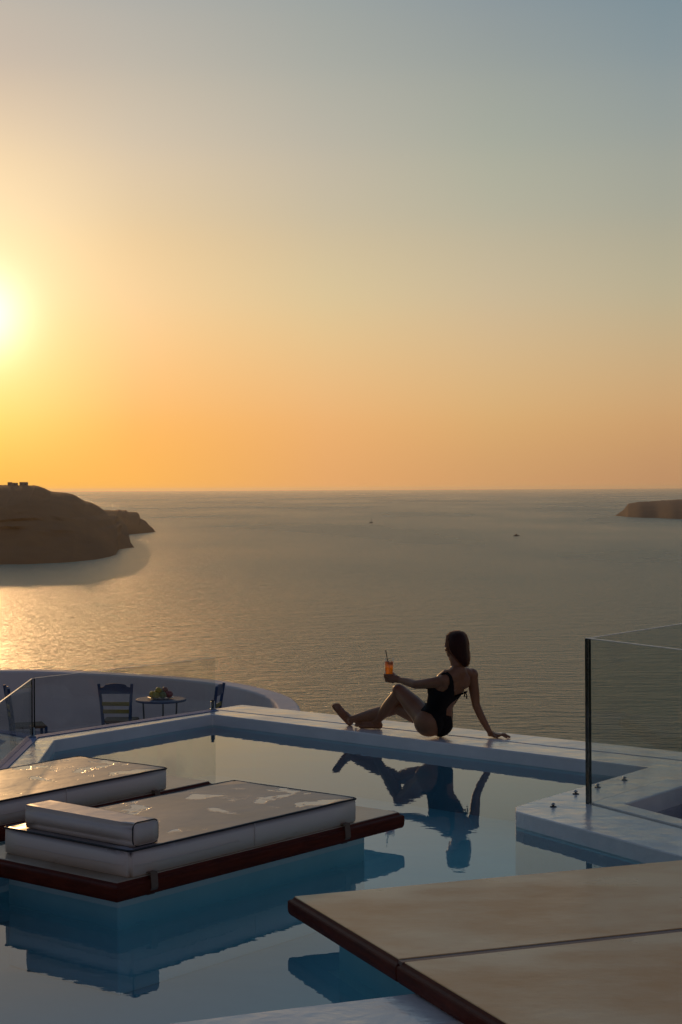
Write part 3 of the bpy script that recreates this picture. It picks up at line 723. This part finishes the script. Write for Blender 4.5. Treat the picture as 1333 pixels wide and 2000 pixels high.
# dry plants at the foot of the glass, growing from the terrace edge
def dryplant(px, d, zbase, h, n, label, leaves=True):
    p = D(px, 1400, d); e = empty('dry_plant', (p.x, p.y, zbase), label=label, cat='plant')
    bm = bmesh.new(); lm = bmesh.new()
    for k in range(n):
        a = random.uniform(0, 6.28); b = random.uniform(.05, .25) * h; q = [Vector((0, 0, 0))]
        for s in range(1, 6): q.append(Vector((math.cos(a) * b * s / 5 + random.uniform(-1, 1) * .015, math.sin(a) * b * s / 5, h * s / 5 * random.uniform(.9, 1.02) * (1 - .3 * (k % 3) / 3))))
        tube(bm, q, [.007, .006, .005, .004, .003, .002], 5)
        for s in range(2, 6):
            for _ in range(3):
                c = q[s] + Vector([random.uniform(-.02, .02) for _ in range(3)]); v = Vector([random.uniform(-1, 1) for _ in range(3)]).normalized() * .018; u = v.orthogonal().normalized() * .008
                lm.faces.new([lm.verts.new(x) for x in (c - v, c + u, c + v, c - u)])
    obj('stems', bm, twig, e); obj('leaves', lm, leaf, e)
dryplant(96, 19.3, TZ, .62, 5, 'dry upright weed behind the low glass left of the chair')
dryplant(108, 19.2, TZ, .60, 5, 'twin dry weed just right of the first behind the glass')
dryplant(66, 19.0, TZ, .46, 3, 'short dry weed closest to the glass corner')
dryplant(396, 19.5, TZ, .72, 9, 'dry bushy plant beside the far end of the low glass')
dryplant(370, 19.4, TZ, .66, 6, 'sparse dry plant left of the bushy one')

# ================================================================ PERSON
SEAT = P(850, 1440, ZC); Y0 = SEAT.y
def J(px, py, dy): return D(px, py, Y0 + dy)
def merge_sphere(bm, c, r, s3=(1, 1, 1), rot=None, seg=14): sphere(bm, c, r, seg, s3, rot)
def limb(bm, pts, rs, seg=16):
    """tapered limb through the joints with round ends"""
    pts = [Vector(p) for p in pts]; P_ = []; R_ = []
    n = len(pts)
    for i in range(n - 1):
        for k in range(8):
            t = k / 8; a = pts[max(i - 1, 0)]; b = pts[i]; c = pts[i + 1]; d = pts[min(i + 2, n - 1)]
            P_.append(.5 * ((2 * b) + (c - a) * t + (2 * a - 5 * b + 4 * c - d) * t * t + (-a + 3 * b - 3 * c + d) * t ** 3))
            tt = t * t * (3 - 2 * t); R_.append(rs[i] + (rs[i + 1] - rs[i]) * tt)
    P_.append(pts[-1]); R_.append(rs[-1])
    tube(bm, P_, R_, seg); sphere(bm, P_[0], R_[0], 8); sphere(bm, P_[-1], R_[-1], 8)
bm = bmesh.new()
def frame(x, z):      # rotation matrix with given x axis and z axis hint
    z = z.normalized(); x = (x - z * x.dot(z)).normalized(); y = z.cross(x); return Matrix((x, y, z)).transposed()
pel = J(850, 1408, 0); lhip = J(832, 1410, -.07); rhip = J(863, 1410, .06)
waist = J(858, 1383, -.03); rib = J(870, 1351, -.09); chest = J(882, 1330, -.13)
lsh = J(869, 1329, -.22); rsh = J(922, 1318, -.06)
nb = J(893, 1312, -.13); hd_ = J(891, 1262, -.10)
fp = (lhip - rhip).normalized(); 
spine1 = (waist - pel); spine2 = (chest - waist)
lat2 = (rsh - lsh).normalized()
latm = (lat2 - fp * 1.0).normalized()
merge_sphere(bm, pel, .1, (1.42, 1.0, 1.05), frame(-fp, spine1))
merge_sphere(bm, J(838, 1410, -.05) , .115, (1, 1, .98))
merge_sphere(bm, J(858, 1411, .02), .108, (1, 1, .98))
# torso loft: sections (centre, lateral half, front-back half)
secs = [(J(850, 1412, .0), .150, .105, -fp), (J(853, 1400, -.005), .145, .100, -fp), (J(857, 1388, -.02), .118, .085, latm), (J(860, 1378, -.04), .110, .078, latm), (J(865, 1362, -.07), .122, .085, lat2), (J(872, 1346, -.10), .136, .095, lat2), (J(882, 1331, -.13), .145, .088, lat2), (J(892, 1319, -.145), .135, .065, lat2), (J(895, 1311, -.145), .085, .055, lat2), (J(895, 1302, -.14), .052, .05, lat2)]
rings = []
for i, (c, a, b, lt) in enumerate(secs):
    up_ = (secs[min(i + 1, len(secs) - 1)][0] - secs[max(i - 1, 0)][0]); m3 = frame(lt, up_)
    rings.append([bm.verts.new(c + m3 @ Vector((a * math.copysign(abs(math.cos(t)) ** .85, math.cos(t)), b * math.copysign(abs(math.sin(t)) ** .85, math.sin(t)), 0))) for t in [2 * math.pi * k / 28 for k in range(28)]])
for a, b in zip(rings, rings[1:]):
    for k in range(28): bm.faces.new((a[k], a[(k + 1) % 28], b[(k + 1) % 28], b[k]))
bm.faces.new(rings[0]); bm.faces.new(rings[-1][::-1])
# bust on the far (front) side
fr2 = frame(lat2, spine2) @ Vector((0, 1, 0))
merge_sphere(bm, J(852, 1349, -.12), .062, (1, 1, 1)); merge_sphere(bm, J(870, 1345, .02), .062)
# shoulders, shoulder blades, neck, trapezius
merge_sphere(bm, lsh, .052); merge_sphere(bm, rsh, .050)
limb(bm, [J(880, 1322, -.20), J(886, 1313, -.16), J(892, 1303, -.14)], [.04, .038, .036]); limb(bm, [J(914, 1315, -.09), J(904, 1309, -.12), J(896, 1301, -.14)], [.04, .036, .035])
merge_sphere(bm, J(884, 1334, -.20), .055, (.8, .5, 1.1)); merge_sphere(bm, J(908, 1330, -.15), .055, (.8, .5, 1.1))
limb(bm, [J(896, 1313, -.14), J(893, 1300, -.13), J(890, 1284, -.11)], [.055, .046, .047])
# head turned toward the sea, face on the far left side
hz = Vector((-.06, .10, 1)).normalized(); hy = Vector((-.55, .83, 0)); hm = frame(hy.cross(hz), hz)
if (hm @ Vector((0, 1, 0))).dot(hy) < 0: hm = hm @ Matrix.Rotation(math.pi, 3, 'Z')
def H(x, y, z): return hd_ + hm @ Vector((x, y, z))
merge_sphere(bm, H(0, -.010, .018), .084, (.82, 1.05, .98), hm, 18)
merge_sphere(bm, H(0, .028, -.035), .066, (.92, .92, 1.12), hm, 16)
merge_sphere(bm, H(0, .066, -.092), .022, (1.1, 1, .9), hm)
limb(bm, [H(0, .088, .008), H(0, .104, -.018), H(0, .110, -.034)], [.007, .010, .012], 10)
merge_sphere(bm, H(0, .096, -.060), .010, (2.0, .8, .6), hm); merge_sphere(bm, H(0, .094, -.071), .010, (1.8, .8, .6), hm)
for s in (-1, 1):
    merge_sphere(bm, H(s * .078, -.004, -.014), .024, (.35, .75, 1.25), hm)
    limb(bm, [H(s * .014, .086, .022), H(s * .048, .074, .024)], [.007, .006], 8)
    limb(bm, [H(s * .040, .070, -.024), H(s * .058, .045, -.020)], [.014, .012], 8)
# arms
lel = J(813, 1337, -.11); lwr = J(781, 1328, .06)
limb(bm, [lsh, J(842, 1334, -.19), lel], [.046, .040, .034]); limb(bm, [lel, J(800, 1333, -.03), lwr], [.034, .033, .023])
rel = J(930, 1376, -.05); rwr = J(957, 1430, -.06)
limb(bm, [rsh, J(926, 1345, -.06), rel], [.046, .040, .032]); limb(bm, [rel, J(941, 1401, -.05), rwr], [.032, .030, .021])
# legs
lkn = J(783, 1351, .20); lan = J(737, 1408, .44)
limb(bm, [J(835, 1408, -.05), J(812, 1382, .07), lkn], [.098, .078, .054]); limb(bm, [lkn, J(763, 1376, .31), lan], [.052, .053, .029])
merge_sphere(bm, J(779, 1348, .21), .050)
rkn = J(776, 1382, .33); ran = J(687, 1405, .58)
limb(bm, [J(860, 1408, .06), J(819, 1396, .19), rkn], [.095, .078, .053]); limb(bm, [rkn, J(731, 1395, .46), ran], [.051, .050, .029])
# left foot flat on the coping
def G(px, py): return P(px, py, ZC)
lh = G(741, 1424); lt_ = G(707, 1422); fdv = (lt_ - lh).normalized(); side = Vector((-fdv.y, fdv.x, 0)); up = Vector((0, 0, 1))
limb(bm, [lh + up * .030, lan], [.030, .029])
limb(bm, [lh + up * .030, lh + fdv * .09 + up * .042, lh + fdv * .155 + up * .020], [.029, .029, .020])
limb(bm, [lh + up * .024, lh + fdv * .08 + side * .02 + up * .022, lh + fdv * .15 + side * .022 + up * .018], [.024, .021, .018])
limb(bm, [lh + up * .024, lh + fdv * .08 - side * .02 + up * .030, lh + fdv * .16 - side * .018 + up * .020], [.024, .022, .019])
limb(bm, [lan, lh + fdv * .06 + up * .055, lh + fdv * .13 + up * .028], [.028, .026, .020])
for k, (o_, l_, r_) in enumerate(((-.028, .215, .0125), (-.010, .212, .010), (.004, .203, .0095), (.017, .192, .009), (.030, .178, .0085))):
    limb(bm, [lh + fdv * .145 + side * o_ * .8 + up * .018, lh + fdv * (l_ - .02) + side * o_ + up * .030, lh + fdv * l_ + side * o_ + up * .016], [r_ * 1.25, r_, r_ * .9], 10)
# right foot resting on the heel, toes up
rh = G(684, 1417) + up * .026; tip = J(654, 1376, .60); fv = (tip - rh).normalized(); sole = (Vector((-.6, .6, -.3))); sd2 = fv.cross(Vector((.5, -.6, .3))).normalized()
insd = sd2.cross(fv).normalized()
limb(bm, [rh, ran], [.028, .029]); Lr = (tip - rh).length
limb(bm, [rh, rh + fv * .08, rh + fv * .15], [.028, .027, .020])
for q in (-1, 1): limb(bm, [rh + sd2 * q * .008, rh + fv * .09 + sd2 * q * .018, rh + fv * .155 + sd2 * q * .022], [.024, .021, .016])
limb(bm, [ran, rh + fv * .07 + Vector((.012, -.01, .012)), rh + fv * .14], [.027, .024, .018])
for k, (o_, l_, r_) in enumerate(((-.026, .215, .0125), (-.009, .210, .010), (.005, .201, .0095), (.018, .190, .009), (.030, .176, .0085))):
    limb(bm, [rh + fv * .145 + sd2 * o_ * .8, rh + fv * (l_ - .02) + sd2 * o_, rh + fv * l_ + sd2 * o_ + Vector((.004, 0, .003))], [r_ * 1.25, r_, r_ * .9], 10)
# right hand flat on the coping, fingers pointing right
ha = G(958, 1440); hb = G(986, 1441.5); hdv = (hb - ha).normalized(); hs = Vector((-hdv.y, hdv.x, 0))
limb(bm, [rwr, ha + up * .032 + hdv * .01], [.021, .023])
for q in (-1, -.33, .33, 1): limb(bm, [ha + up * .026 + hs * q * .012, ha + hdv * .055 + hs * q * .028 + up * .021, ha + hdv * .075 + hs * q * .030 + up * .017], [.020, .0145, .011], 10)
for q, l_, r_ in ((-.036, .150, .0078), (-.012, .162, .0085), (.012, .157, .0085), (.035, .138, .0074)):
    limb(bm, [ha + hdv * .07 + hs * q * .9 + up * .020, ha + hdv * .105 + hs * q * 1.05 + up * .027, ha + hdv * .135 * (l_ / .16) + hs * q * 1.15 + up * .017, ha + hdv * l_ * .97 + hs * q * 1.2 + up * .009], [.0105, r_ * 1.1, r_, r_ * .85], 10)
limb(bm, [ha + hdv * .012 - hs * .020 + up * .022, ha + hdv * .045 - hs * .050 + up * .016, ha + hdv * .075 - hs * .062 + up * .010], [.013, .0105, .009], 10)
# left hand round the glass
GL = J(760.5, 1334, .13); GX, GY, GZ = GL
gax = lambda z, a, r: Vector((GX + r * math.cos(a), GY + r * math.sin(a), GZ + z))
pk = gax(.045, R(-45), .050)
limb(bm, [lwr, lwr + (pk - lwr) * .5 + up * .004, pk], [.023, .024, .021])
limb(bm, [lwr + Vector((0, 0, -.006)), lwr + (gax(.03, R(-65), .046) - lwr) * .6, gax(.03, R(-65), .046)], [.020, .022, .018])
for k, z in enumerate((.066, .047, .029, .013)):
    r0 = .033 + .0008 * k; r_ = .0082 - .0004 * k; r0 = [.037, .034, .028, .026][k]
    limb(bm, [gax(z - .004, R(-40), r0 + .012), gax(z, R(-75), r0 + .006), gax(z + .001, R(-115), r0 + .004), gax(z + .002, R(-160), r0 + .003), gax(z + .002, R(-195), r0 + .003)], [.0115, r_ * 1.15, r_, r_ * .95, r_ * .85], 10)
limb(bm, [gax(.045, R(-30), .050), gax(.060, R(5), .044), gax(.072, R(50), .042), gax(.078, R(80), .042)], [.014, .0115, .0095, .008], 10)
me = bpy.data.meshes.new('person'); bmesh.ops.recalc_face_normals(bm, faces=bm.faces); bm.to_mesh(me); bm.free()
tmp = bpy.data.objects.new('person', me); col.objects.link(tmp)
r1_ = tmp.modifiers.new('r', 'REMESH'); r1_.mode = 'VOXEL'; r1_.voxel_size = .0048
s1_ = tmp.modifiers.new('s', 'SMOOTH'); s1_.factor = .5; s1_.iterations = 5
dg = bpy.context.evaluated_depsgraph_get(); body = bpy.data.meshes.new_from_object(tmp.evaluated_get(dg)); bpy.data.objects.remove(tmp)
body.materials.clear(); body.materials.append(skin); body.name = 'person'
org = Vector((SEAT.x, SEAT.y, ZC))
for v in body.vertices:
    v.co -= org
    if v.co.z < .0015: v.co.z = .0015
for p in body.polygons: p.use_smooth = True
person = bpy.data.objects.new('person', body); col.objects.link(person); person.location = org
tag(person, 'woman in a black low-backed swimsuit sitting on the pool edge holding an orange drink', 'person')
# swimsuit: a second skin over the trunk
def zz(pts): return [(620 + x / 3.3325, 1200 + y / 3.3325) for x, y in pts]
suit_poly = zz([(800, 392), (822, 378), (850, 376), (874, 398), (886, 430), (890, 470), (892, 526), (925, 515), (962, 500), (968, 520), (905, 552), (868, 580), (842, 612), (838, 655), (872, 664), (885, 760), (862, 820), (780, 820), (783, 742), (770, 692), (742, 652), (702, 634), (672, 628), (700, 590), (705, 480), (768, 478), (786, 494), (815, 502), (846, 484), (860, 448), (856, 410), (842, 394), (815, 396)])
hull_poly = zz([(705, 478), (780, 400), (850, 385), (960, 420), (960, 500), (880, 600), (880, 790), (800, 800), (690, 640), (690, 600)])
def inside(p, poly):
    r_ = False; n = len(poly)
    for i in range(n):
        a, b = poly[i], poly[i - 1]
        if (a[1] > p[1]) != (b[1] > p[1]) and p[0] < (b[0] - a[0]) * (p[1] - a[1]) / (b[1] - a[1]) + a[0]: r_ = not r_
    return r_
def proj(co):
    d = co - Vector((0, 0, CAMZ)); c, s = math.cos(ROLL), math.sin(ROLL)
    return (CX + F * (d.x * c - d.z * s) / d.y, HY - F * (d.x * s + d.z * c) / d.y)
bm = bmesh.new(); vm = {}
for p in body.polygons:
    c = p.center + org
    q = proj(c); away = p.normal.dot(c - Vector((0, 0, CAMZ))) > 0
    if not inside(q, hull_poly if away else suit_poly): continue
    if q[0] < 850 and q[1] > 1388 and away and c.y > Y0 + .10: continue
    if q[1] < 1342 and q[0] < 862 and c.y < Y0 - .2 and not inside(q, suit_poly): continue
    fvs = []
    for i in p.vertices:
        if i not in vm: v = body.vertices[i]; vm[i] = bm.verts.new(v.co + v.normal * .0035)
        fvs.append(vm[i])
    bm.faces.new(fvs)
me = bpy.data.meshes.new('swimsuit'); bm.to_mesh(me); bm.free(); me.materials.append(suitm)
for p in me.polygons: p.use_smooth = True
su = bpy.data.objects.new('swimsuit', me); col.objects.link(su); su.parent = person
so_ = su.modifiers.new('s', 'SOLIDIFY'); so_.thickness = .0035; so_.offset = 0
sm_ = su.modifiers.new('m', 'SMOOTH'); sm_.iterations = 7
def child(name, bm, mat, smooth=True, parent=None):
    bmesh.ops.translate(bm, verts=bm.verts, vec=-org)
    return obj(name, bm, mat, person, smooth=smooth)
kt = J(909, 1352.5, -.17)
bm = bmesh.new(); sphere(bm, kt, .010, 8, (1.4, .8, 1)); tube(bm, [kt, kt + Vector((.012, -.006, -.02)), kt + Vector((.010, -.008, -.048))], [.004, .005, .006], 6); tube(bm, [kt, kt + Vector((-.006, -.008, -.02)), kt + Vector((-.004, -.008, -.034))], [.004, .005, .005], 6)
tube(bm, [J(889, 1361, -.155), J(900, 1357, -.18), kt], [.006, .005, .005], 8); tube(bm, [kt, J(913, 1350, -.13)], [.005, .005], 6)
child('swimsuit_tie', bm, suitm)
# hair: long straight fall behind the head to the shoulders
bm = bmesh.new()
back = -(hm @ Vector((0, 1, 0)))
def hv_(t, a):
    """t from crown (0) to ends (1), a around the back"""
    pass
secs = [(1231.5, 893, .020, .030, -.100), (1234, 892.5, .050, .060, -.100), (1240, 892, .072, .082, -.104), (1249, 892, .082, .094, -.108), (1259, 892.5, .0855, .094, -.114), (1268, 893.5, .083, .088, -.122), (1276, 896.5, .075, .076, -.132), (1284, 900.5, .060, .060, -.145), (1291, 903.5, .045, .046, -.155), (1297, 906.5, .029, .030, -.160), (1302, 908.5, .012, .014, -.162)]
rings = []
hx = (hm @ Vector((1, 0, 0))); hx.z = 0; hx.normalize(); hx = (hx + Vector((.6, 0, 0))).normalized(); hyv = Vector((-hx.y, hx.x, 0))
nseg = 72
for i, (py, px, a, b, dy) in enumerate(secs):
    c = J(px, py, dy); ring = []
    for k in range(nseg):
        t = 2 * math.pi * k / nseg; s = math.sin(t)
        rr = 1 + (.022 * noise.noise(Vector((k * .9, i * .15, 2))) if 0 < i else 0)
        by = b * (.62 if (s > 0 and i > 3) else (.85 if s > 0 else 1))
        z = .0
        if i >= len(secs) - 4: z = noise.noise(Vector((k * .8, 5, 1))) * .012 * (i - len(secs) + 5) / 4
        ring.append(bm.verts.new(c + hx * a * rr * math.cos(t) + hyv * by * rr * s + Vector((0, 0, z))))
    rings.append(ring)
for a, b in zip(rings, rings[1:]):
    for k in range(nseg): bm.faces.new((a[k], a[(k + 1) % nseg], b[(k + 1) % nseg], b[k]))
bm.faces.new(rings[0]); bm.faces.new(rings[-1][::-1])
child('hair', bm, hairm)
bm = bmesh.new(); rr_ = random.Random(3)
strandm = M('backlit_strands', (.34, .12, .045), None, .5, 30)  # lighter than the hair: the sunlit rim is put into the strand colour
for k in range(60):
    t = rr_.choice((0, 0, math.pi)) + rr_.uniform(-.4, .4); i0 = rr_.randint(1, 6); q = []
    off_ = rr_.uniform(1.0, 1.09)
    for i in range(i0, len(secs) - rr_.randint(0, 2)):
        py, px, a, b, dy = secs[i]; by = b * (.62 if math.sin(t) > 0 and i > 3 else (.85 if math.sin(t) > 0 else 1))
        g = (i - i0) / 8 * .02 * rr_.random()
        q.append(J(px, py, dy) + hx * a * off_ * math.cos(t) + hyv * by * off_ * math.sin(t) + Vector((g, 0, 0)))
    if len(q) > 2: tube(bm, q, .0014, 4)
child('loose_strands', bm, strandm)
bm = bmesh.new(); ec = H(-.080, -.004, -.052); tube(bm, [ec + Vector((.013 * math.sin(R(a)) * .9, .006 * math.sin(R(a)), .016 * math.cos(R(a)))) for a in range(0, 375, 24)], .0018, 6, False); child('earring', bm, gold)
for s in (-1, 1):
    bm = bmesh.new(); sphere(bm, H(s * .032, .0835, .008), .012, 8); child('eye', bm, whitep)

# drink
def liquid_mat():
    m = bpy.data.materials.new('orange_drink'); m.use_nodes = True; t = m.node_tree; t.nodes.clear()
    o = t.nodes.new('ShaderNodeOutputMaterial'); a = t.nodes.new('ShaderNodeBsdfTransparent'); a.inputs[0].default_value = (1, .54, .11, 1)
    b = t.nodes.new('ShaderNodeBsdfTranslucent'); b.inputs[0].default_value = (1, .54, .07, 1)
    n = t.nodes.new('ShaderNodeTexNoise'); n.inputs['Scale'].default_value = 45
    tcn = t.nodes.new('ShaderNodeTexCoord'); t.links.new(tcn.outputs['Object'], n.inputs[0])
    x = t.nodes.new('ShaderNodeMixShader'); t.links.new(maprange(t, n.outputs[0], .35, .65, .55, .95), x.inputs[0]); t.links.new(a.outputs[0], x.inputs[1]); t.links.new(b.outputs[0], x.inputs[2])
    g = t.nodes.new('ShaderNodeBsdfGlossy'); g.inputs[1].default_value = .1; y = t.nodes.new('ShaderNodeMixShader'); y.inputs[0].default_value = .06
    t.links.new(x.outputs[0], y.inputs[1]); t.links.new(g.outputs[0], y.inputs[2]); t.links.new(y.outputs[0], o.inputs[0]); return m
drink = empty('drink_glass', GL, label='stemmed tumbler of orange cocktail held in the woman\'s left hand', cat='glass')
bm = bmesh.new(); lathe(bm, [(0, 0), (.028, .0), (.028, .003), (.006, .010), (.006, .022), (.022, .032), (.029, .050), (.032, .11), (.038, .188), (.0365, .188), (.0305, .11), (.0275, .052), (.018, .036), (0, .034)], seg=32)
obj('bowl', bm, glass_mat('tumbler_glass', (.97, .97, .96)), drink, smooth=True)
bm = bmesh.new(); lathe(bm, [(0, .036), (.017, .038), (.0268, .053), (.0298, .11), (.0335, .164), (0, .164)], seg=28); obj('drink', bm, liquid_mat(), drink, smooth=True)
bm = bmesh.new(); tube(bm, [(.018, .006, .045), (.0, .002, .13), (-.014, .0, .19), (-.018, .0, .215), (-.026, .0, .255)], .0034, 8); obj('straw', bm, strawm, drink)
icem = M('ice', (.8, .55, .35), None, .1)
for k in range(3):
    bm = bmesh.new(); box(bm, -.011, .011, -.011, .011, -.011, .011, Matrix.Translation(((.013, -.010, .002)[k], (-.006, .008, -.012)[k], .154 + .010 * (k == 1))) @ Matrix.Rotation(k + .4, 4, 'Y')); obj('ice_cube', bm, icem, drink, bevel=.003)

# ================================================================ HAZE
HTOP = 32.0
bm = bmesh.new(); box(bm, -95000, 95000, -400, 95000, SEA - 1 - 4, HTOP)
hz_ = bpy.data.materials.new('haze'); hz_.use_nodes = True; t = hz_.node_tree; t.nodes.clear()
o = t.nodes.new('ShaderNodeOutputMaterial'); v = t.nodes.new('ShaderNodeVolumePrincipled'); v.inputs['Density'].default_value = 1.5e-5
v.inputs['Color'].default_value = (.95, .86, .70, 1); v.inputs['Anisotropy'].default_value = .6
t.links.new(v.outputs[0], o.inputs['Volume'])
hb_ = obj('haze', bm, hz_, kind='stuff')
